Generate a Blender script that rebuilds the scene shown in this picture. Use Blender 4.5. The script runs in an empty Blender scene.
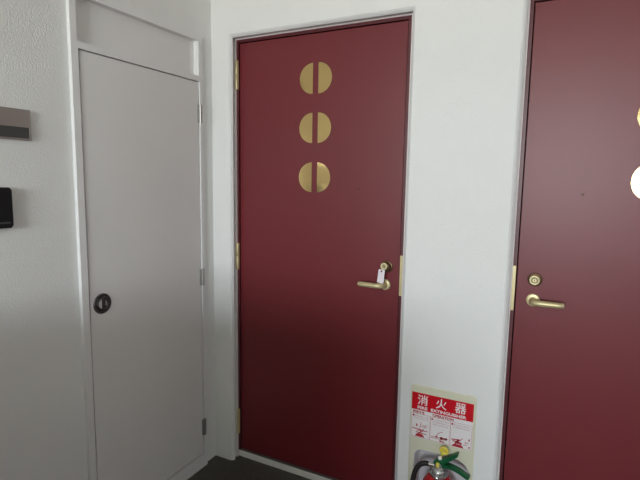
import bpy, bmesh, math, random
from mathutils import Vector, Matrix
random.seed(4)
SC = bpy.context.scene
COL = SC.collection
PI = math.pi

# ------------------------------------------------------------------ camera
cam = bpy.data.cameras.new('camera'); camo = bpy.data.objects.new('camera', cam); COL.objects.link(camo)
cam.sensor_fit = 'HORIZONTAL'; cam.sensor_width = 36.0
cam.lens = 483.19 / 640 * 36.0; cam.clip_start = 0.02
_f = Vector((-0.4531, 0.8829, -0.1231)).normalized()
_r = Vector((0.8887, 0.4583, 0.0160)); _r = (_r - _f * _r.dot(_f)).normalized()
_u = _r.cross(_f)
M = Matrix((_r, _u, -_f)).transposed().to_4x4(); M.translation = Vector((1.5177, -1.8277, 1.4056))
camo.matrix_world = M
SC.camera = camo

# ------------------------------------------------------------------ sky, exposure
SC.view_settings.view_transform = 'Standard'; SC.view_settings.look = 'None'
SC.view_settings.gamma = 1.0; SC.view_settings.use_curve_mapping = False
SC.view_settings.exposure = 0.0
W = bpy.data.worlds.new('sky'); SC.world = W; W.use_nodes = True
nt = W.node_tree; nt.nodes.clear()
wo = nt.nodes.new('ShaderNodeOutputWorld'); bg = nt.nodes.new('ShaderNodeBackground')
tc = nt.nodes.new('ShaderNodeTexCoord'); sx = nt.nodes.new('ShaderNodeSeparateXYZ'); rp = nt.nodes.new('ShaderNodeValToRGB')
mr = nt.nodes.new('ShaderNodeMapRange'); mr.inputs['From Min'].default_value = -0.5; mr.inputs['From Max'].default_value = 0.5
nt.links.new(tc.outputs['Generated'], sx.inputs[0]); nt.links.new(sx.outputs['Z'], mr.inputs['Value']); nt.links.new(mr.outputs[0], rp.inputs[0])
nt.links.new(rp.outputs[0], bg.inputs[0]); nt.links.new(bg.outputs[0], wo.inputs[0])
# hazy bright horizon, paler ground below, deeper sky above
el = rp.color_ramp.elements
el[0].position = 0.0; el[0].color = (0.60, 0.58, 0.54, 1)
el[1].position = 1.0; el[1].color = (0.40, 0.50, 0.62, 1)
for p, c in ((0.40, (0.95, 0.945, 0.91, 1)), (0.50, (0.94, 0.985, 1.0, 1)), (0.60, (0.92, 0.98, 1.03, 1)), (0.75, (0.70, 0.78, 0.87, 1))):
    e = el.new(p); e.color = c
bg.inputs[1].default_value = 34.5
# skylight enters through the open side of the corridor: sampling portal across that opening
FY = -5.50            # inner face of the parapet
PAR_Z = 1.26          # parapet top
CEIL_Z = 2.42
OPEN_X0, OPEN_X1 = 0.50, 2.35   # the opening above the parapet
LINT_Z = 2.05         # underside of the lintel
NW_Z, NW_X, NW_Y = 1.09, 1.12, -1.72   # unseen low wall, added to shade the lower left of the doors
pl = bpy.data.lights.new('sky_portal', 'AREA'); pl.shape = 'RECTANGLE'
pl.size = OPEN_X1 - OPEN_X0; pl.size_y = LINT_Z - PAR_Z; pl.cycles.is_portal = True
po = bpy.data.objects.new('sky_portal', pl); COL.objects.link(po)
po.location = ((OPEN_X0 + OPEN_X1) / 2, FY - 0.16, (LINT_Z + PAR_Z) / 2); po.rotation_euler = (PI / 2, 0, 0)

# ------------------------------------------------------------------ materials
def lin(c):
    return tuple((v / 12.92 if v <= 0.04045 else ((v + 0.055) / 1.055) ** 2.4) for v in c)
def mat(name, rgb, rough=0.5, metal=0.0, spec=0.5, bump=None, var=None):
    """rgb is linear base colour; bump=(scale, distance, detail); var=(scale, amount)"""
    m = bpy.data.materials.new(name); m.use_nodes = True
    n = m.node_tree; b = n.nodes['Principled BSDF']
    b.inputs['Base Color'].default_value = (*rgb, 1); b.inputs['Roughness'].default_value = rough
    b.inputs['Metallic'].default_value = metal; b.inputs['Specular IOR Level'].default_value = spec
    g = n.nodes.new('ShaderNodeNewGeometry')
    if bump:
        t = n.nodes.new('ShaderNodeTexNoise'); t.inputs['Scale'].default_value = bump[0]; t.inputs['Detail'].default_value = bump[2]
        k = n.nodes.new('ShaderNodeBump'); k.inputs['Distance'].default_value = bump[1]; k.inputs['Strength'].default_value = 1.0
        n.links.new(g.outputs['Position'], t.inputs['Vector']); n.links.new(t.outputs['Fac'], k.inputs['Height'])
        n.links.new(k.outputs['Normal'], b.inputs['Normal'])
    if var:
        t = n.nodes.new('ShaderNodeTexNoise'); t.inputs['Scale'].default_value = var[0]; t.inputs['Detail'].default_value = 4
        r = n.nodes.new('ShaderNodeValToRGB')
        a = var[1]
        r.color_ramp.elements[0].position = 0.3; r.color_ramp.elements[0].color = (*[c * (1 - a) for c in rgb], 1)
        r.color_ramp.elements[1].position = 0.7; r.color_ramp.elements[1].color = (*[min(1, c * (1 + a)) for c in rgb], 1)
        n.links.new(g.outputs['Position'], t.inputs['Vector']); n.links.new(t.outputs['Fac'], r.inputs[0])
        n.links.new(r.outputs[0], b.inputs['Base Color'])
    return m
MT = dict(
    wall=mat('textured_white_paint', (0.80, 0.80, 0.78), 0.75, bump=(170, 0.0017, 3), var=(2.5, 0.02)),
    ceil=mat('ceiling_paint', (0.84, 0.83, 0.77), 0.85, bump=(120, 0.001, 2)),
    reveal=mat('smooth_plaster', (0.74, 0.74, 0.73), 0.7),
    caulk=mat('pale_pink_sealant', (0.78, 0.72, 0.71), 0.55),
    floor=mat('dark_floor_sheet', (0.062, 0.057, 0.047), 0.6, bump=(300, 0.0004, 2), var=(40, 0.18)),
    wdoor=mat('cool_white_enamel', (0.79, 0.785, 0.77), 0.42, var=(3, 0.015)),
    wframe=mat('white_enamel_trim', (0.80, 0.80, 0.79), 0.35),
    red=mat('burgundy_enamel', (0.155, 0.0145, 0.0195), 0.41, spec=0.5, bump=(700, 0.00006, 2), var=(3, 0.03)),
    redf=mat('burgundy_frame_enamel', (0.10, 0.016, 0.02), 0.4),
    gap=mat('black_rubber_seal', (0.012, 0.008, 0.008), 0.8),
    sill=mat('pale_stone_sill', (0.84, 0.83, 0.79), 0.5, var=(60, 0.05)),
    sillgap=mat('grey_metal_threshold', (0.15, 0.145, 0.135), 0.45, metal=0.5),
    brass=mat('polished_brass', (0.72, 0.53, 0.23), 0.10, metal=1.0, bump=(60, 0.00008, 1)),
    gold=mat('satin_champagne_gold', (0.62, 0.53, 0.30), 0.42, metal=0.5),
    bronze=mat('brown_bronze', (0.11, 0.06, 0.028), 0.4, metal=0.6),
    steel=mat('brushed_steel', (0.46, 0.45, 0.43), 0.38, metal=0.9),
    dsteel=mat('dull_dark_chrome', (0.11, 0.105, 0.105), 0.38, metal=1.0),
    dark=mat('dark_slot', (0.015, 0.014, 0.014), 0.6),
    paper=mat('white_card', (0.80, 0.74, 0.78), 0.8),
    bplate=mat('bronzed_stainless', (0.36, 0.33, 0.31), 0.3, metal=0.85),
    dglass=mat('smoked_panel', (0.055, 0.055, 0.053), 0.3),
    black=mat('black_plastic', (0.006, 0.006, 0.007), 0.35, spec=0.3),
    grey=mat('grey_plastic', (0.06, 0.06, 0.062), 0.4),
    cream=mat('cream_plastic', (0.72, 0.70, 0.54), 0.38),
    niche=mat('pale_grey_plastic', (0.74, 0.72, 0.74), 0.4),
    sred=mat('sign_red', (0.62, 0.002, 0.012), 0.35),
    swhite=mat('sign_white', (0.86, 0.81, 0.81), 0.4),
    sink=mat('sign_red_ink', (0.45, 0.015, 0.03), 0.5),
    spink=mat('sign_faint_red_ink', (0.52, 0.24, 0.25), 0.5),
    tank=mat('extinguisher_red', (0.50, 0.008, 0.012), 0.22),
    green=mat('green_enamel', (0.006, 0.10, 0.035), 0.3),
    yellow=mat('yellow_plastic', (0.80, 0.66, 0.10), 0.4),
    alu=mat('cast_aluminium', (0.50, 0.50, 0.49), 0.35, metal=0.85, bump=(200, 0.0004, 2)),
    chrome=mat('bright_chrome', (0.85, 0.85, 0.84), 0.12, metal=1.0),
    rubber=mat('black_hose_rubber', (0.012, 0.011, 0.010), 0.5),
    parap=mat('parapet_paint', (0.70, 0.70, 0.68), 0.8, bump=(110, 0.001, 3)),
    olive=mat('tarnished_brass', (0.30, 0.28, 0.17), 0.45, metal=0.5),
    wplast=mat('white_plastic', (0.85, 0.85, 0.84), 0.3),
    string=mat('cotton_string', (0.25, 0.20, 0.16), 0.9),
)

# ------------------------------------------------------------------ mesh helpers (world coordinates)
def wloc(o):
    v = Vector((0, 0, 0))
    while o is not None: v += o.location; o = o.parent
    return v
def obj(name, bm, m, parent=None, smooth=False, origin=None):
    bmesh.ops.recalc_face_normals(bm, faces=bm.faces)
    if smooth:
        for f in bm.faces: f.smooth = True
        for e in bm.edges:
            if len(e.link_faces) == 2 and e.calc_face_angle(0) > math.radians(38): e.smooth = False
    me = bpy.data.meshes.new(name)
    o = bpy.data.objects.new(name, me); COL.objects.link(o)
    if parent is not None:
        o.parent = parent; off = wloc(parent)
    else:
        off = Vector(origin) if origin else Vector((0, 0, 0)); o.location = off
    bmesh.ops.translate(bm, verts=bm.verts, vec=-off)
    bm.to_mesh(me); bm.free(); me.materials.append(MT[m])
    return o
def tag(o, label, cat=None, group=None, kind=None):
    o['label'] = label
    if cat: o['category'] = cat
    if group: o['group'] = group
    if kind: o['kind'] = kind
    return o
def thing(name, loc, label, cat, kind=None, group=None):
    o = bpy.data.objects.new(name, None); COL.objects.link(o); o.location = loc; o.empty_display_size = 0.05
    return tag(o, label, cat, group, kind)
def NB(): return bmesh.new()
def bev(bm, verts, w, seg=2):
    es = {e for v in verts for e in v.link_edges}
    bmesh.ops.bevel(bm, geom=list(es), offset=w, segments=seg, profile=0.5, affect='EDGES', clamp_overlap=True)
def box(bm, x0, x1, y0, y1, z0, z1, b=0.0, seg=2):
    vs = [bm.verts.new((x, y, z)) for x in (x0, x1) for y in (y0, y1) for z in (z0, z1)]
    for i in ((0, 1, 3, 2), (4, 6, 7, 5), (0, 4, 5, 1), (2, 3, 7, 6), (0, 2, 6, 4), (1, 5, 7, 3)): bm.faces.new([vs[k] for k in i])
    if b: bev(bm, vs, b, seg)
    return bm
def prism(bm, pts, axis, a, b, bevel=0.0, seg=2):
    """polygon pts (2-D) extruded along axis from a to b. axis 1: pts=(x,z); axis 0: pts=(y,z); axis 2: (x,y)"""
    def P(p, t): return {0: (t, p[0], p[1]), 1: (p[0], t, p[1]), 2: (p[0], p[1], t)}[axis]
    A = [bm.verts.new(P(p, a)) for p in pts]; B = [bm.verts.new(P(p, b)) for p in pts]
    fa = bm.faces.new(A); fb = bm.faces.new(list(reversed(B)))
    n = len(pts)
    for i in range(n): bm.faces.new((A[i], B[i], B[(i + 1) % n], A[(i + 1) % n]))
    if bevel:
        es = list(fa.edges) + list(fb.edges)
        bmesh.ops.bevel(bm, geom=es, offset=bevel, segments=seg, profile=0.5, affect='EDGES', clamp_overlap=True)
    return bm
def lathe(bm, prof, c, axis, n=40):
    """prof: (radius, height along axis)"""
    ax = Vector(axis).normalized(); u = ax.orthogonal().normalized(); v = ax.cross(u); c = Vector(c)
    rings = []
    for r, h in prof:
        if r < 1e-6: rings.append([bm.verts.new(c + ax * h)])
        else: rings.append([bm.verts.new(c + ax * h + (u * math.cos(2 * PI * k / n) + v * math.sin(2 * PI * k / n)) * r) for k in range(n)])
    for A, B in zip(rings, rings[1:]):
        for k in range(n):
            a0, a1 = A[k % len(A)], A[(k + 1) % len(A)]; b0, b1 = B[k % len(B)], B[(k + 1) % len(B)]
            if len(A) == 1 and len(B) == 1: continue
            if len(A) == 1: bm.faces.new((a0, b0, b1))
            elif len(B) == 1: bm.faces.new((a0, a1, b0))
            else: bm.faces.new((a0, a1, b1, b0))
    return bm
def smooth_path(pts, n=8):
    pts = [Vector(p) for p in pts]; out = []
    for i in range(len(pts) - 1):
        p0, p1, p2, p3 = pts[max(i - 1, 0)], pts[i], pts[i + 1], pts[min(i + 2, len(pts) - 1)]
        for k in range(n):
            t = k / n
            out.append(0.5 * (2 * p1 + (p2 - p0) * t + (2 * p0 - 5 * p1 + 4 * p2 - p3) * t * t + (3 * p1 - p0 - 3 * p2 + p3) * t ** 3))
    out.append(pts[-1]); return out
def tube(bm, pts, r, n=14, caps=True, closed=False, ry=None):
    pts = [Vector(p) for p in pts]; rings = []; N = len(pts); u = None
    rr = r if isinstance(r, (list, tuple)) else [r] * N
    for i, p in enumerate(pts):
        if closed: t = (pts[(i + 1) % N] - pts[i - 1]).normalized()
        else: t = (pts[min(i + 1, N - 1)] - pts[max(i - 1, 0)]).normalized()
        if u is None: u = t.orthogonal().normalized()
        u = (u - t * u.dot(t)).normalized(); v = t.cross(u)
        rings.append([bm.verts.new(p + (u * math.cos(2 * PI * k / n) + v * math.sin(2 * PI * k / n)) * rr[i]) for k in range(n)])
    prs = list(zip(rings, rings[1:])) + ([(rings[-1], rings[0])] if closed else [])
    for A, B in prs:
        for k in range(n): bm.faces.new((A[k], A[(k + 1) % n], B[(k + 1) % n], B[k]))
    if caps and not closed:
        bm.faces.new(list(reversed(rings[0]))); bm.faces.new(rings[-1])
    return bm
def rrect(x0, x1, z0, z1, r, n=8, corners=(1, 1, 1, 1)):
    """rounded rectangle, corners = (bl, br, tr, tl)"""
    out = []
    for (cx, cz, a0, on, px, pz) in ((x0 + r, z0 + r, PI, corners[0], x0, z0), (x1 - r, z0 + r, 1.5 * PI, corners[1], x1, z0),
                                     (x1 - r, z1 - r, 0, corners[2], x1, z1), (x0 + r, z1 - r, 0.5 * PI, corners[3], x0, z1)):
        if not on: out.append((px, pz)); continue
        for k in range(n + 1):
            a = a0 + 0.5 * PI * k / n; out.append((cx + r * math.cos(a), cz + r * math.sin(a)))
    return out
def plate_with_holes(bm, axis, lo, hi, rect, holes):
    """slab with rectangular holes as one watertight-looking mesh (cells of a grid)"""
    us = sorted({rect[0], rect[1], *[h[0] for h in holes], *[h[1] for h in holes]})
    vs = sorted({rect[2], rect[3], *[h[2] for h in holes], *[h[3] for h in holes]})
    us = [u for u in us if rect[0] <= u <= rect[1]]; vs = [v for v in vs if rect[2] <= v <= rect[3]]
    def P(u, v, t): return {0: (t, u, v), 1: (u, t, v)}[axis]
    V = {}
    def vert(i, j, t):
        k = (i, j, t)
        if k not in V: V[k] = bm.verts.new(P(us[i], vs[j], t))
        return V[k]
    def solid(i, j):
        if not (0 <= i < len(us) - 1 and 0 <= j < len(vs) - 1): return False
        cu, cv = (us[i] + us[i + 1]) / 2, (vs[j] + vs[j + 1]) / 2
        return not any(h[0] < cu < h[1] and h[2] < cv < h[3] for h in holes)
    for i in range(len(us) - 1):
        for j in range(len(vs) - 1):
            if not solid(i, j): continue
            for t in (lo, hi): bm.faces.new([vert(a, b, t) for a, b in ((i, j), (i + 1, j), (i + 1, j + 1), (i, j + 1))])
            for (di, dj, (a, b), (c, d)) in ((-1, 0, (i, j), (i, j + 1)), (1, 0, (i + 1, j), (i + 1, j + 1)), (0, -1, (i, j), (i + 1, j)), (0, 1, (i, j + 1), (i + 1, j + 1))):
                if not solid(i + di, j + dj): bm.faces.new((vert(a, b, lo), vert(c, d, lo), vert(c, d, hi), vert(a, b, hi)))
    return bm
def text_bm(bm, s, x0, x1, z0, z1, y, bold=0.0, depth=0.0006):
    """lettering fitted to the x0..x1 / z0..z1 rectangle, standing in the plane y and facing -y"""
    cu = bpy.data.curves.new('t', 'FONT'); cu.body = s; cu.extrude = 0.02; cu.offset = bold; cu.resolution_u = 3
    o = bpy.data.objects.new('t', cu); COL.objects.link(o)
    dg = bpy.context.evaluated_depsgraph_get(); me = bpy.data.meshes.new_from_object(o.evaluated_get(dg))
    t = NB(); t.from_mesh(me); bpy.data.objects.remove(o); bpy.data.meshes.remove(me); bpy.data.curves.remove(cu)
    xs = [v.co.x for v in t.verts]; ys = [v.co.y for v in t.verts]; zs = [v.co.z for v in t.verts]
    a, b, c, d, e, f = min(xs), max(xs), min(ys), max(ys), min(zs), max(zs)
    mp = {}
    for v in t.verts:
        mp[v] = bm.verts.new((x0 + (v.co.x - a) / (b - a) * (x1 - x0), y - (v.co.z - e) / (f - e) * depth, z0 + (v.co.y - c) / (d - c) * (z1 - z0)))
    for fc in t.faces:
        try: bm.faces.new([mp[v] for v in fc.verts])
        except ValueError: pass
    t.free(); return bm

# ------------------------------------------------------------------ setting
X_END = 3.4
D2 = dict(x0=0.1049, x1=0.9345)            # red frame outer edges, left door (plane y = RF)
RF = 0.050                                  # front face of red frames
DZ = 2.0365; SILL = 0.0365
DSH = 1.2457                                # spacing of the two red doors
RED = [(D2['x0'], D2['x1']), (D2['x0'] + DSH, 0.9313 + DSH)]
OP = [(a - 0.0035, b + 0.0035) for a, b in RED]      # plaster opening at depth RF
SIGN = (1.006, 1.260, 0.012, 0.600)
NI = (1.027, 1.249, 0.035, 0.334)

bm = NB()
# plaster edges of each opening: outer wall edge, lip (y = LIP), back and pale strip inner edge (y = STR)
LIP, STR = 0.013, 0.042
EL = [dict(o=.0984, l=.1125, b=.0900, s=.1070), dict(o=1.3335, l=1.3470, b=1.3350, s=1.3513)]
ER = [dict(o=.9610, l=.9490, b=.9650, s=.9360), dict(o=2.1945, l=2.1810, b=2.1950, s=2.1765)]
ET = dict(o=2.0510, l=2.0375, b=2.0560, s=2.0355)
holes = [(EL[i]['o'], ER[i]['o'], -0.02, ET['o']) for i in (0, 1)] + [(NI[0] - 0.004, NI[1] + 0.004, NI[2] - 0.004, NI[3] + 0.004)]
plate_with_holes(bm, 1, 0.0, 0.18, (-0.15, X_END, -0.001, CEIL_Z), holes)
tag(obj('wall_back', bm, 'wall'), 'white textured back wall holding the two burgundy doors', 'wall', kind='structure')

FX = 0.015            # frame face
LX = 0.009            # leaf face
WO = (-0.7280, -0.0810, 0.0, 2.030)        # white door frame outer y0,y1,z0,z1
bm = NB()
plate_with_holes(bm, 0, -0.15, 0.0, (FY - 0.16, 0.0, -0.001, CEIL_Z), [(WO[0] + 0.004, WO[1] - 0.004, -0.02, WO[3] - 0.004)])
tag(obj('wall_left', bm, 'wall'), 'white textured left wall around the plain white door', 'wall', kind='structure')
bm = NB(); box(bm, -0.15, X_END, FY - 0.16, 0.18, -0.12, -0.0012)
tag(obj('floor', bm, 'floor'), 'dark brown-grey sheet floor of the landing', 'floor', kind='structure')
bm = NB(); box(bm, -0.15, X_END, FY - 0.16, 0.18, CEIL_Z, CEIL_Z + 0.15)
tag(obj('ceiling', bm, 'ceil'), 'off-white landing ceiling above the doors', 'ceiling', kind='structure')
bm = NB(); plate_with_holes(bm, 1, FY - 0.15, FY, (0.0, X_END, -0.001, CEIL_Z), [(OPEN_X0, OPEN_X1, PAR_Z, LINT_Z)])
tag(obj('wall_front', bm, 'parap'), 'white wall with the daylight opening facing the doors', 'wall', kind='structure')
bm = NB(); box(bm, X_END, X_END + 0.15, FY - 0.16, 0.18, -0.001, CEIL_Z)
tag(obj('wall_right', bm, 'parap'), 'white end wall beyond the right burgundy door', 'wall', kind='structure')
bm = NB(); box(bm, 0.0, NW_X, NW_Y - 0.10, NW_Y, -0.001, NW_Z, 0.006)
tag(obj('shade_wall', bm, 'parap'), 'unseen low white wall added outside the view to shade the lower left', 'wall', kind='structure')

# plaster reveals around the red doors
for i in (0, 1):
    bm = NB()
    def arch3(k, y): return [(EL[i][k], y, 0), (EL[i][k], y, ET[k]), (ER[i][k], y, ET[k]), (ER[i][k], y, 0)]
    prof = [('o', 0.0), ('l', LIP), ('b', STR + 0.006), ('o', STR + 0.008)]
    mid = lambda p, q, t: tuple(p[n] + (q[n] - p[n]) * t for n in range(3))
    rows = [arch3(k, y) for k, y in prof]
    # soften the outer corner with an extra row bulging towards the room
    soft = [mid(rows[0][n], rows[1][n], 0.5) for n in range(4)]; soft = [(p[0], p[1] - 0.0022, p[2]) for p in soft]
    rows.insert(1, soft)
    V = [[bm.verts.new(p) for p in r] for r in rows]
    for A, B in zip(V, V[1:]):
        for n in range(3): bm.faces.new((A[n], A[n + 1], B[n + 1], B[n]))
    bmesh.ops.remove_doubles(bm, verts=bm.verts, dist=1e-5)
    tag(obj('trim_%d' % (i + 1), bm, 'reveal'), ['splayed white plaster edge around the burgundy door holding a key', 'splayed white plaster edge around the burgundy door at the right'][i], 'trim', kind='structure')

# ------------------------------------------------------------------ white service door
def ring_frame(bm, axis, lo, hi, outer, inner, b=0.0):
    plate_with_holes(bm, axis, lo, hi, outer, [inner]); return bm
wd = thing('door_1', (0.0, -0.39, 0.0), 'plain white service door with round flush pull and blank panel above', 'door', 'structure')
yL, yR = -0.6935, -0.1030           # leaf edges
zB, zT = 0.0690, 1.8300
TR = (-0.7045, -0.1040, 1.8560, 2.0060)  # transom opening at frame face
bm = NB(); plate_with_holes(bm, 0, -0.06, FX, (WO[0], WO[1], 0.0, WO[3]), [(yL - 0.0080, yR + 0.004, zB - 0.006, zT + 0.003), TR])
es = [e for e in bm.edges if all(v.co.x > FX - 1e-5 for v in e.verts) and len(e.link_faces) == 2 and e.calc_face_angle(0) > 0.5]
bmesh.ops.bevel(bm, geom=es, offset=0.0018, segments=2, profile=0.5, affect='EDGES', clamp_overlap=True)
obj('door_frame', bm, 'wframe', wd)
bm = NB(); box(bm, LX - 0.036, LX, yL, yR, zB, zT, 0.0015)
leaf = obj('door_leaf', bm, 'wdoor', wd)
bm = NB(); box(bm, -0.06, -0.030, yL - 0.010, yR + 0.004, zB - 0.007, zT + 0.003)
obj('door_stop', bm, 'gap', wd)
bm = NB(); box(bm, -0.058, -0.0130, TR[0] - 0.002, TR[1] + 0.002, TR[2] - 0.002, TR[3] + 0.002)
obj('transom_panel', bm, 'wdoor', wd)
for zc in (0.204, 0.946, 1.692):
    bm = NB(); yk = -0.1000
    for k in (0, 1):
        z0 = zc - 0.039 + 0.0395 * k
        lathe(bm, [(0, 0), (0.0062, 0), (0.0062, 0.0385), (0, 0.0385)], (FX + 0.003, yk, z0), (0, 0, 1), 20)
    lathe(bm, [(0, 0), (0.003, 0), (0.003, 0.005), (0, 0.006)], (FX + 0.003, yk, zc + 0.039), (0, 0, 1), 12)
    box(bm, LX - 0.001, FX + 0.0012, yk - 0.012, yk + 0.014, zc - 0.038, zc + 0.0385)
    obj('hinge', bm, 'steel', wd, True)
# flush round pull
pc = Vector((LX, -0.6425, 0.9395))
bm = NB(); lathe(bm, [(0, -0.006), (0.025, -0.006), (0.0275, -0.001), (0.028, 0.003), (0.033, 0.0045), (0.0365, 0.0035), (0.0385, 0.0)], pc, (1, 0, 0), 56)
hp = obj('flush_handle', bm, 'dsteel', wd, True); hp['label'] = 'round dull chrome flush pull'
bm = NB()
ring = [pc + Vector((0.0015, 0.0228 * math.cos(t), 0.0228 * math.sin(t))) for t in [2 * PI * k / 36 for k in range(36)]]
tube(bm, ring, 0.0046, 12, closed=True)
box(bm, pc.x - 0.004, pc.x + 0.003, pc.y - 0.002, pc.y + 0.013, pc.z - 0.020, pc.z + 0.020, 0.002)
rg = obj('pull_ring', bm, 'dsteel', hp, True)
bm = NB(); lathe(bm, [(0.0, 0.0), (0.0095, 0.0), (0.0095, 0.0052), (0, 0.0055)], pc + Vector((-0.0055, -0.0085, 0.0105)), (1, 0, 0), 20); box(bm, pc.x - 0.0055, pc.x - 0.0025, pc.y - 0.021, pc.y - 0.008, pc.z - 0.014, pc.z + 0.010, 0.001)
obj('keyhole', bm, 'dark', hp)

# ------------------------------------------------------------------ burgundy doors
LY = 0.056            # leaf face
FW = 0.0125           # visible frame width
def half_disc(bm, cx, cz, r, side, y0, y1):
    pts = [(cx + side * r * math.sin(PI * k / 40), cz + r * math.cos(PI * k / 40)) for k in range(41)]
    prism(bm, pts, 1, y0, y1, 0.0004, 1)
def red_door(idx, name, label, flip, dh, dl):
    x0, x1 = RED[idx]; cx = 0.5181 + DSH * idx; s = -1 if flip else 1          # s=+1: lock on the right
    X = lambda u: cx + s * u
    d = thing(name, (cx, LY, 0.0), label, 'door', 'structure')
    bm = NB(); plate_with_holes(bm, 1, RF, 0.16, (x0, x1, SILL, DZ), [(x0 + FW, x1 - FW, SILL - 0.01, DZ - FW)])
    obj('door_frame', bm, 'redf', d)
    bm = NB(); plate_with_holes(bm, 1, STR, RF + 0.002, (EL[idx]['b'], ER[idx]['b'], 0.0, ET['b']), [(EL[idx]['s'], ER[idx]['s'], -0.01, ET['s'])])
    obj('sealant_line', bm, 'caulk', d)
    g = 0.0035
    bm = NB(); box(bm, x0 + FW + g, x1 - FW - g, LY, LY + 0.040, SILL + 0.008, DZ - FW - g, 0.0012)
    lf = obj('door_leaf', bm, 'red', d)
    bm = NB(); box(bm, x0 + FW - 0.001, x1 - FW + 0.001, LY + 0.028, LY + 0.06, SILL + 0.0, DZ - FW + 0.001)
    obj('door_seal', bm, 'gap', d)
    bm = NB(); box(bm, x0 - 0.004, x1 + 0.004, RF + 0.004, 0.16, 0.0, SILL - 0.005, 0.001)
    obj('sill', bm, 'sill', d)
    bm = NB(); box(bm, x0 + 0.001, x1 - 0.001, RF + 0.006, 0.16, SILL - 0.006, SILL + 0.005, 0.001)
    obj('threshold', bm, 'sillgap', d)
    for zc in (1.837, 1.629, 1.417):
        for sd in (-1, 1):
            bm = NB(); half_disc(bm, cx + 0.007 * idx + sd * 0.0132, zc, 0.0645, sd, LY - 0.0012, LY + 0.002)
            o = obj('brass_inlay', bm, 'brass', d); o['label'] = 'polished brass half disc'
            bm = NB(); half_disc(bm, cx + 0.007 * idx + sd * 0.0126, zc, 0.0657, sd, LY - 0.0004, LY + 0.002)
            obj('inlay_rim', bm, 'bronze', o)
    # peephole
    bm = NB(); lathe(bm, [(0, 0.0025), (0.0020, 0.0025), (0.0026, 0.002), (0.0036, 0.001), (0.0040, 0.0)], (X(0.207), LY, 1.371), (0, -1, 0), 20)
    o = obj('peephole', bm, 'bronze', d, True)
    # lock
    lx, lz = X(0.3410 + dl[0]), 1.0600 + dl[1]
    bm = NB(); lathe(bm, [(0.0, 0.004), (0.022, 0.004), (0.0245, 0.0025), (0.0252, 0.0)], (lx, LY, lz), (0, -1, 0), 40)
    lk = obj('lock_escutcheon', bm, 'bronze', d, True); lk['label'] = 'dark bronze lock collar'
    bm = NB(); lathe(bm, [(0.0185, 0.003), (0.0183, 0.019), (0.0172, 0.022), (0.0152, 0.023), (0.0112, 0.0222), (0.0100, 0.021), (0.0, 0.021)], (lx, LY, lz), (0, -1, 0), 40)
    cy = obj('lock_cylinder', bm, 'bronze' if idx == 0 else 'gold', lk, True)
    bm = NB(); lathe(bm, [(0.0098, 0.0212), (0.0098, 0.0219), (0.0074, 0.0219), (0.0074, 0.0212)], (lx, LY, lz), (0, -1, 0), 32)
    box(bm, lx - 0.0009, lx + 0.0009, LY - 0.0219, LY - 0.0205, lz - 0.0045, lz + 0.0045)
    obj('key_slot', bm, 'dark', lk)
    # lever handle
    hx, hz = X(0.3385 + dh[0]), 0.9855 + dh[1]
    bm = NB(); lathe(bm, [(0.0, 0.0085), (0.017, 0.0085), (0.0215, 0.0075), (0.0235, 0.005), (0.024, 0.0)], (hx, LY, hz), (0, -1, 0), 48)
    ro = obj('handle_rosette', bm, 'gold', d, True); ro['label'] = 'champagne gold rosette with lever'
    bm = NB()
    path = smooth_path([(hx, LY - 0.008, hz), (hx, LY - 0.026, hz), (hx - s * 0.005, LY - 0.041, hz), (hx - s * 0.018, LY - 0.049, hz + 0.0005), (hx - s * 0.050, LY - 0.0505, hz + 0.001), (hx - s * 0.084, LY - 0.049, hz + 0.001), (hx - s * 0.096, LY - 0.046, hz + 0.001), (hx - s * 0.1005, LY - 0.0445, hz + 0.001)], 8)
    rr = [0.0125 - 0.0028 * i / len(path) for i in range(len(path))]; rr[-1] = 0.0035; rr[-2] = 0.0065; rr[-3] = 0.0083; rr[-4] = 0.0095
    tube(bm, path, rr, 20)
    obj('lever', bm, 'gold', ro, True)
    # strike plate on the lock side of the frame, hinges on the other side
    ex = x1 if s > 0 else x0
    bm = NB(); box(bm, min(ex, ex - s * 0.0120), max(ex, ex - s * 0.0120), RF - 0.0035, RF + 0.02, 0.9395, 1.1065, 0.001)
    sp = obj('strike_plate', bm, 'gold', d)
    hxx = x0 if s > 0 else x1
    for zc in (1.881, 1.0345, 0.192):
        bm = NB()
        for k in (0, 1):
            z0 = zc - 0.0645 + k * 0.0647
            lathe(bm, [(0, 0), (0.0068, 0), (0.0072, 0.0006), (0.0072, 0.0637), (0.0068, 0.0643), (0, 0.0643)], (hxx + s * 0.004, RF - 0.0045, z0), (0, 0, 1), 20)
        box(bm, min(hxx - s * 0.001, hxx + s * 0.012), max(hxx - s * 0.001, hxx + s * 0.012), RF - 0.002, RF + 0.004, zc - 0.0645, zc + 0.0645)
        h = obj('hinge', bm, 'gold', d, True)
    return d, (lx, lz)
d2, lk2 = red_door(0, 'door_2', 'burgundy door with key and white tag in its lock, beside the white door', False, (0.003, -0.007), (0.0065, -0.005))
d3, lk3 = red_door(1, 'door_3', 'burgundy door cut by the right edge of the photo, lock without key', True, (0.0, 0.0), (-0.004, 0.0015))

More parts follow.
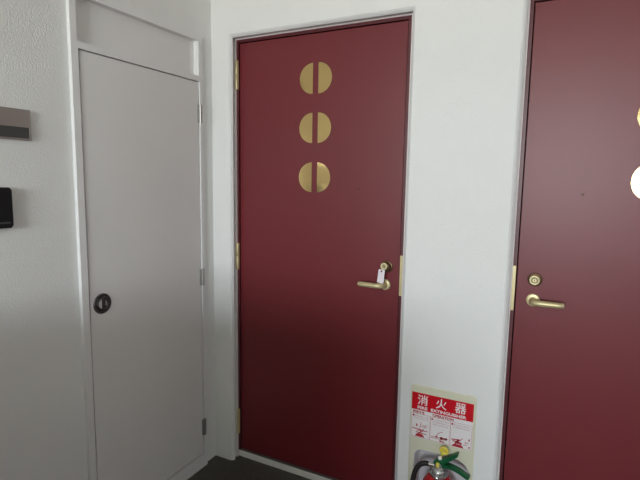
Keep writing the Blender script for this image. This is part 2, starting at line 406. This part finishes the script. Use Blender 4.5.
# ------------------------------------------------------------------ key with paper tag in the left red door
lx, lz = lk2
ky = LY - 0.0205
lz += 0.006; kt = thing('door_key', (lx, ky, lz), 'door key with white paper tag hanging in the lock of the left burgundy door', 'key')
bm = NB()
lathe(bm, [(0.0, 0.0195), (0.0082, 0.0195), (0.0088, 0.0215), (0.0115, 0.0222), (0.0144, 0.0215), (0.0150, 0.0195), (0.0146, 0.0165), (0.006, 0.0150), (0.005, 0.000), (0, 0.000)], (lx, ky, lz), (0, -1, 0), 36)
obj('key_bow', bm, 'gold', kt, True)
bm = NB(); lathe(bm, [(0.0, 0.0197), (0.0066, 0.0197), (0.0070, 0.0202), (0.0, 0.0206)], (lx, ky, lz), (0, -1, 0), 28); box(bm, lx - 0.004, lx + 0.004, ky - 0.0212, ky - 0.0202, lz - 0.001, lz + 0.001)
obj('bow_recess', bm, 'olive', kt)
tx, ty, tz = lx - 0.0095, ky - 0.020, lz - 0.0250        # hole of the tag
bm = NB(); lp = smooth_path([(lx - 0.004, ky - 0.008, lz - 0.010), (lx - 0.012, ky - 0.012, lz - 0.012), (tx - 0.004, ty + 0.004, tz + 0.006), (tx, ty - 0.002, tz), (tx + 0.002, ty + 0.003, tz + 0.008), (lx - 0.002, ky - 0.008, lz - 0.011)], 6)
tube(bm, lp, 0.0007, 8)
obj('string', bm, 'string', kt, True)
bm = NB()
prism(bm, [(-0.0150, -0.0440), (0.0130, -0.0455), (0.0140, 0.009), (0.0118, 0.0115), (-0.0105, 0.0115), (-0.0130, 0.009)], 1, -0.0004, 0.0004)
bmesh.ops.rotate(bm, verts=bm.verts, cent=(0, 0, 0), matrix=Matrix.Rotation(math.radians(4), 3, 'Y'))
bmesh.ops.translate(bm, verts=bm.verts, vec=(tx, ty, tz))
tg = obj('paper_tag', bm, 'paper', kt); tg['label'] = 'white paper tag'
bm = NB(); lathe(bm, [(0.0, 0.0), (0.0036, 0.0), (0.0036, 0.0006), (0.0, 0.0006)], (tx, ty - 0.0003, tz + 0.004), (0, -1, 0), 20)
obj('eyelet', bm, 'redf', tg)

# ------------------------------------------------------------------ things on the left wall
np_ = thing('door_nameplate', (0.0, -1.02, 1.565), 'metal wall plate with dark lower strip, high at the left edge', 'wall plate')
bm = NB(); prism(bm, [(0.0, 1.5125), (0.011, 1.5125), (0.012, 1.5140), (0.012, 1.6035), (0.010, 1.6060), (0.0, 1.6060)], 1, -1.17, -0.876)
bmesh.ops.bevel(bm, geom=list(bm.edges), offset=0.0012, segments=2, profile=0.5, affect='EDGES', clamp_overlap=True)
# cut the lower window as a shallow recess: rim bars stand proud of the panel
obj('plate_body', bm, 'bplate', np_)
bm = NB(); box(bm, 0.0115, 0.0132, -1.165, -0.8825, 1.5180, 1.5510, 0.0006)
obj('dark_strip', bm, 'dglass', np_)
bm = NB(); box(bm, 0.0115, 0.0142, -1.168, -0.8792, 1.5512, 1.5545, 0.0006); box(bm, 0.0115, 0.0142, -0.8825, -0.8792, 1.5140, 1.5512, 0.0006); box(bm, 0.0115, 0.0142, -1.168, -0.8825, 1.5140, 1.5180, 0.0006)
obj('strip_rim', bm, 'bplate', np_)

ic = thing('doorbell_intercom', (0.0, -1.0, 1.305), 'black rounded intercom box at the left edge below the metal plate', 'intercom')
pts = rrect(-1.051, -0.954, 1.247, 1.369, 0.008)
bm = NB(); prism(bm, pts, 0, 0.0, 0.024, 0.004, 3)
obj('housing', bm, 'black', ic, True)
bm = NB(); prism(bm, rrect(-1.030, -0.963, 1.2605, 1.2655, 0.0024, 5), 0, 0.0235, 0.0252, 0.0005, 1)
obj('light_slot', bm, 'grey', ic)
bm = NB(); prism(bm, rrect(-1.033, -0.960, 1.282, 1.357, 0.006, 5), 0, 0.0236, 0.0248, 0.0005, 1)
obj('front_panel', bm, 'black', ic); 
bm = NB(); lathe(bm, [(0.0, 0.004), (0.005, 0.003), (0.008, 0.002), (0.009, 0.0)], (0.0245, -1.006, 1.330), (1, 0, 0), 24)
obj('button', bm, 'black', ic, True)

# ------------------------------------------------------------------ recessed extinguisher box with sign
xb = thing('extinguisher_box', ((SIGN[0] + SIGN[1]) / 2, -0.003, SIGN[2]), 'cream wall box with red fire extinguisher sign, between the two burgundy doors', 'extinguisher box')
PY = -0.006
# cream plate with an arched opening: bridge outline polygons
outer = rrect(*SIGN, 0.006, 5)
def arch(d, rl, rr, n=10):
    a = rrect(NI[0] + d, NI[1] - d, NI[2] + d, NI[3] - d, rr, n); b = rrect(NI[0] + d, NI[1] - d, NI[2] + d, NI[3] - d, rl, n)
    return b[:n + 1] + b[n + 1:2 * n + 2] + a[2 * n + 2:3 * n + 3] + b[3 * n + 3:]
inner = arch(0.0, 0.034, 0.062)
def ring_faces(bm, outer, inner, y):
    vo = [bm.verts.new((p[0], y, p[1])) for p in outer]; vi = [bm.verts.new((p[0], y, p[1])) for p in inner]
    eo = [bm.edges.new((vo[i], vo[(i + 1) % len(vo)])) for i in range(len(vo))]; ei = [bm.edges.new((vi[i], vi[(i + 1) % len(vi)])) for i in range(len(vi))]
    bmesh.ops.triangle_fill(bm, edges=eo + ei, use_beauty=True)
    return vo, vi
bm = NB()
o_in = rrect(SIGN[0] + 0.003, SIGN[1] - 0.003, SIGN[2] + 0.003, SIGN[3] - 0.003, 0.005, 5)
vo, vi = ring_faces(bm, o_in, inner, PY)
def strip(bm, A, pts, y):
    B = [bm.verts.new((p[0], y, p[1])) for p in pts]; n = len(A)
    for i in range(n): bm.faces.new((A[i], A[(i + 1) % n], B[(i + 1) % n], B[i]))
    return B
e1 = strip(bm, vo, outer, PY + 0.002); e2 = strip(bm, e1, outer, -0.0002)
obj('cover_plate', bm, 'cream', xb)
bm = NB()
A = [bm.verts.new((p[0], PY, p[1])) for p in inner]
A = strip(bm, A, arch(0.003, 0.032, 0.060), PY + 0.003); A = strip(bm, A, arch(0.0035, 0.0318, 0.0596), 0.034)
A = strip(bm, A, arch(0.012, 0.028, 0.055), 0.052); A = strip(bm, A, arch(0.030, 0.022, 0.045), 0.057); bm.faces.new(A)
for f in bm.faces: f.smooth = True
obj('niche', bm, 'niche', xb, True)['label'] = 'pale grey arched recess'
# printed sign
bm = NB(); prism(bm, [(1.0112, 0.4985), (1.2508, 0.4985), (1.2508, 0.5702), (1.0112, 0.5702)], 1, PY - 0.0006, PY + 0.001)
hd = obj('sign_header', bm, 'sred', xb); hd['label'] = 'red sign header with white lettering'
ty = PY - 0.0006
for ch, a, b in (('消', 1.0340, 1.0755), ('火', 1.1075, 1.1500), ('器', 1.1815, 1.2240)):
    bm = NB(); text_bm(bm, ch, a, b, 0.5215, 0.5635, ty, 0.012); obj('title_character', bm, 'swhite', hd)
bm = NB()
text_bm(bm, 'FIRE', 1.0350, 1.0750, 0.5035, 0.5160, ty, 0.035)
obj('english_lettering', bm, 'swhite', hd); bm = NB(); text_bm(bm, 'EXTINGUISHER', 1.0885, 1.2260, 0.5035, 0.5160, ty, 0.035)
obj('english_lettering', bm, 'swhite', hd)
bm = NB(); prism(bm, [(1.0112, 0.3815), (1.2508, 0.3815), (1.2508, 0.4985), (1.0112, 0.4985)], 1, PY - 0.0004, PY + 0.001)
ip = obj('instruction_panel', bm, 'swhite', xb); ip['label'] = 'white instruction panel with red pictograms'
ty = PY - 0.0004
bm = NB(); text_bm(bm, '使用方法', 1.0160, 1.0640, 0.4830, 0.4960, ty, 0.025)
obj('heading_lettering', bm, 'sink', ip); bm = NB(); text_bm(bm, 'OPERATION', 1.0960, 1.1780, 0.4840, 0.4955, ty, 0.035)
obj('english_lettering', bm, 'sink', ip)
def dash(bm, x0, x1, z0, z1): box(bm, x0, x1, ty - 0.0004, ty, z0, z1)
bm = NB(); cols = [(1.0135, 1.0880), (1.0890, 1.1670), (1.1680, 1.2490)]
fz0, fz1 = 0.3835, 0.4820
for a, b in cols:
    for (p, q, r, s_) in ((a, b, fz0, fz0 + .0007), (a, b, fz1 - .0007, fz1), (a, a + .0007, fz0, fz1), (b - .0007, b, fz0, fz1)): dash(bm, p, q, r, s_)
obj('panel_border', bm, 'sink', ip)
bm = NB(); rn = random.Random(3)
for ci, (a, b) in enumerate(cols):
    for row in range((2, 3, 2)[ci]):
        x = a + (0.013 if row == 0 else 0.010); z = 0.4715 - row * 0.0095
        while x < b - 0.009:
            w = rn.uniform(0.003, 0.0052); h = rn.uniform(0.0035, 0.006)
            dash(bm, x, x + w, z, z + 0.0009); dash(bm, x + w * 0.4, x + w * 0.4 + 0.0009, z - h * .4, z + h * .6)
            if rn.random() < .6: dash(bm, x, x + w, z + h * .4, z + h * .4 + 0.0008)
            x += w + rn.uniform(0.0015, 0.0025)
obj('small_print', bm, 'spink', ip)
bm = NB()
def P2(pts): prism(bm, pts, 1, ty - 0.0005, ty)
def disc(cx, cz, r): P2([(cx + r * math.cos(2 * PI * k / 20), cz + r * math.sin(2 * PI * k / 20)) for k in range(20)])
def stroke(p, q, w):
    d = Vector((q[0] - p[0], q[1] - p[1])); n = Vector((-d.y, d.x)).normalized() * w / 2
    P2([(p[0] - n.x, p[1] - n.y), (q[0] - n.x, q[1] - n.y), (q[0] + n.x, q[1] + n.y), (p[0] + n.x, p[1] + n.y)])
def arrow(p, q, w, h):
    d = Vector((q[0] - p[0], q[1] - p[1])); L = d.length; d /= L; n = Vector((-d.y, d.x))
    m = Vector(p) + d * (L - h); stroke(p, (m.x, m.y), w)
    P2([tuple(m + n * h * .6), tuple(m - n * h * .6), tuple(q)])
# first picture: pull the pin
a = cols[0][0]
disc(a + 0.0065, 0.4735, 0.0040); obj('step_dot', bm, 'sink', ip); bm = NB()
P2([(a + .016, .3865), (a + .054, .3865), (a + .050, .394), (a + .043, .400), (a + .024, .400), (a + .019, .394)])
stroke((a + .004, .4185), (a + .042, .4165), .0032); stroke((a + .022, .412), (a + .066, .4150), .0032); stroke((a + .030, .400), (a + .050, .420), .0040); stroke((a + .018, .4045), (a + .062, .4020), .0030)
stroke((a + .034, .424), (a + .038, .447), .0018); stroke((a + .038, .432), (a + .062, .430), .0014); stroke((a + .042, .437), (a + .066, .439), .0012); stroke((a + .050, .424), (a + .058, .440), .0014)
arrow((a + .021, .428), (a + .021, .441), .004, .007)
# second picture: aim the hose
obj('pictogram', bm, 'sink', ip); bm = NB(); a = cols[1][0]
disc(a + 0.0065, 0.4735, 0.0040); obj('step_dot', bm, 'sink', ip); bm = NB()
stroke((a + .004, .4015), (a + .070, .4045), .0018); stroke((a + .004, .3960), (a + .060, .3975), .0014); disc(a + .026, .4040, .0042); disc(a + .046, .4025, .0058); disc(a + .064, .4035, .0050); stroke((a + .040, .4025), (a + .068, .4030), .0060)
stroke((a + .026, .406), (a + .034, .421), .0020); stroke((a + .034, .421), (a + .050, .430), .0016)
arrow((a + .058, .3875), (a + .036, .3910), .004, .008)
# third picture: squeeze the lever
obj('pictogram', bm, 'sink', ip); bm = NB(); a = cols[2][0]
disc(a + 0.0065, 0.4735, 0.0040); obj('step_dot', bm, 'sink', ip); bm = NB()
P2([(a + .008, .3845), (a + .052, .3845), (a + .050, .390), (a + .043, .3955), (a + .020, .3955), (a + .011, .391)])
stroke((a + .006, .4110), (a + .040, .4150), .0042); stroke((a + .010, .4060), (a + .044, .4040), .0036); stroke((a + .020, .397), (a + .036, .416), .0072); stroke((a + .024, .4005), (a + .046, .4005), .0055)
stroke((a + .040, .414), (a + .048, .424), .0018); stroke((a + .056, .409), (a + .070, .409), .0014); stroke((a + .058, .4035), (a + .060, .414), .0014); stroke((a + .050, .3985), (a + .066, .400), .0014)
arrow((a + .072, .418), (a + .072, .4290), .004, .006); arrow((a + .073, .3965), (a + .073, .3870), .004, .006)
obj('pictogram', bm, 'sink', ip)

# ------------------------------------------------------------------ fire extinguisher
EX, EY, EZ = 1.136, -0.030, 0.0390
fe = thing('fire_extinguisher', (EX, EY, EZ), 'small red fire extinguisher with green levers standing in the cream wall box', 'fire extinguisher')
bm = NB()
lathe(bm, [(0, 0.0), (0.056, 0.0), (0.060, 0.003), (0.060, 0.012), (0.0645, 0.016), (0.0645, 0.164), (0.0635, 0.176), (0.060, 0.190), (0.053, 0.204), (0.043, 0.215), (0.032, 0.2225), (0.024, 0.226), (0.022, 0.230), (0, 0.230)], (EX, EY, EZ), (0, 0, 1), 56)
obj('tank', bm, 'tank', fe, True)
hz = EZ + 0.228
bm = NB()
lathe(bm, [(0, -0.006), (0.032, -0.006), (0.0345, -0.002), (0.0345, 0.006), (0.031, 0.009), (0.0315, 0.012), (0.0305, 0.020), (0.0255, 0.026), (0.0195, 0.031), (0.0175, 0.046), (0.012, 0.050), (0, 0.050)], (EX, EY, hz), (0, 0, 1), 36)
for k in range(10):
    a = 2 * PI * k / 10
    bmesh.ops.create_cube(bm, size=1, matrix=Matrix.Translation((EX + 0.0312 * math.cos(a), EY + 0.0312 * math.sin(a), hz + 0.0150)) @ Matrix.Rotation(a, 4, 'Z') @ Matrix.Diagonal((0.006, 0.007, 0.009, 1)))
vh = obj('valve_head', bm, 'alu', fe, True); vh['label'] = 'cast metal valve head'
bm = NB(); lathe(bm, [(0, 0.0), (0.0075, 0.0), (0.0085, 0.004), (0.0085, 0.009), (0.006, 0.0115), (0, 0.0125)], (EX + 0.001, EY - 0.0325, hz + 0.002), (0, -1, 0), 24)
obj('valve_plug', bm, 'chrome', vh, True)
# levers: channel sections swept in the x-z plane
def channel(bm, pts, w, t, lip, up):
    """pts: (x, z) centre line; w width in y; lips hang to the side 'up' (+1/-1)"""
    n = len(pts); secs = []
    for i, p in enumerate(pts):
        a, b = pts[max(i - 1, 0)], pts[min(i + 1, n - 1)]
        d = Vector((b[0] - a[0], b[1] - a[1])).normalized(); nn = Vector((-d.y, d.x)) * up
        ww = w(i / (n - 1)) / 2; L = lip(i / (n - 1))
        prof = [(-ww, L), (-ww, 0), (ww, 0), (ww, L), (ww - t, L), (ww - t, t), (-ww + t, t), (-ww + t, L)]
        secs.append([bm.verts.new((p[0] + nn.x * h, EY + yy, p[1] + nn.y * h)) for yy, h in prof])
    for A, B in zip(secs, secs[1:]):
        for k in range(8): bm.faces.new((A[k], A[(k + 1) % 8], B[(k + 1) % 8], B[k]))
    for S in (secs[0], secs[-1]):
        for q in ((0, 1, 6, 7), (1, 2, 5, 6), (2, 3, 4, 5)): bm.faces.new([S[k] for k in q])
up = smooth_path([(EX - 0.022, 0, hz + 0.048), (EX - 0.010, 0, hz + 0.060), (EX + 0.012, 0, hz + 0.068), (EX + 0.040, 0, hz + 0.087), (EX + 0.064, 0, hz + 0.104), (EX + 0.072, 0, hz + 0.106)], 5)
bm = NB(); channel(bm, [(p.x, p.z) for p in up], lambda t: 0.026 - 0.006 * t, 0.0018, lambda t: 0.019 * (1 - t) ** 0.7 + 0.005, -1)
ul = obj('top_lever', bm, 'green', fe); ul['label'] = 'raised green squeeze lever'
lo = smooth_path([(EX - 0.016, 0, hz + 0.037), (EX + 0.012, 0, hz + 0.048), (EX + 0.045, 0, hz + 0.051), (EX + 0.080, 0, hz + 0.042), (EX + 0.108, 0, hz + 0.029), (EX + 0.118, 0, hz + 0.024)], 5)
bm = NB(); channel(bm, [(p.x, p.z) for p in lo], lambda t: 0.024, 0.0018, lambda t: 0.015 - 0.003 * t, -1)
ll = obj('carry_handle', bm, 'green', fe); ll['label'] = 'green fixed lower handle'
# yellow safety pin ring standing above the top lever
rc = Vector((EX + 0.018, EY - 0.006, hz + 0.104))
tilt = Matrix.Rotation(math.radians(12), 3, 'X')
bm = NB(); tube(bm, [rc + tilt @ Vector((0.0145 * math.cos(t), 0, 0.0145 * math.sin(t))) for t in [2 * PI * k / 32 for k in range(32)]], 0.0044, 12, closed=True)
lathe(bm, [(0, 0.0016), (0.0125, 0.0016), (0.0125, -0.0016), (0, -0.0016)], rc, tilt @ Vector((0, -1, 0)), 28)
pn = obj('safety_pin', bm, 'yellow', fe, True); pn['label'] = 'yellow pull ring'
bm = NB(); tube(bm, smooth_path([rc + Vector((-0.003, 0.001, -0.014)), rc + Vector((-0.008, 0.003, -0.022)), rc + Vector((-0.012, 0.004, -0.032))], 6), 0.0030, 10)
box(bm, EX - 0.0085, EX + 0.005, EY - 0.0205, EY - 0.0145, hz + 0.036, hz + 0.055, 0.0015)
obj('pin_stem', bm, 'yellow', pn, True)
bm = NB(); lathe(bm, [(0, 0), (0.0072, 0), (0.0072, 0.005), (0.005, 0.0075), (0, 0.008)], (EX + 0.0055, EY - 0.013, hz + 0.075), (0, -1, 0.25), 24)
obj('lever_rivet', bm, 'wplast', ul, True)
# hose and its coupling
bm = NB(); lathe(bm, [(0, 0.0), (0.0062, 0.0), (0.0062, 0.012), (0.0085, 0.0125), (0.0085, 0.021), (0.006, 0.0215), (0.006, 0.034), (0, 0.034)], (EX - 0.014, EY - 0.004, hz + 0.032), (-1, 0, 0.0), 24)
obj('hose_coupling', bm, 'chrome', fe, True)
bm = NB()
hp_ = smooth_path([(EX - 0.040, EY - 0.004, hz + 0.032), (EX - 0.054, EY - 0.0045, hz + 0.031), (EX - 0.074, EY - 0.007, hz + 0.020), (EX - 0.089, EY - 0.012, hz - 0.006), (EX - 0.0965, EY - 0.018, hz - 0.045), (EX - 0.0985, EY - 0.026, hz - 0.100), (EX - 0.0975, EY - 0.028, hz - 0.150)], 8)
tube(bm, hp_, 0.0100, 18)
obj('hose', bm, 'rubber', fe, True)
bm = NB(); tube(bm, [Vector((EX - 0.0985, EY - 0.030, hz - 0.146)), Vector((EX - 0.095, EY - 0.030, hz - 0.176))], [0.0095, 0.013], 18)
obj('hose_nozzle', bm, 'black', fe, True)
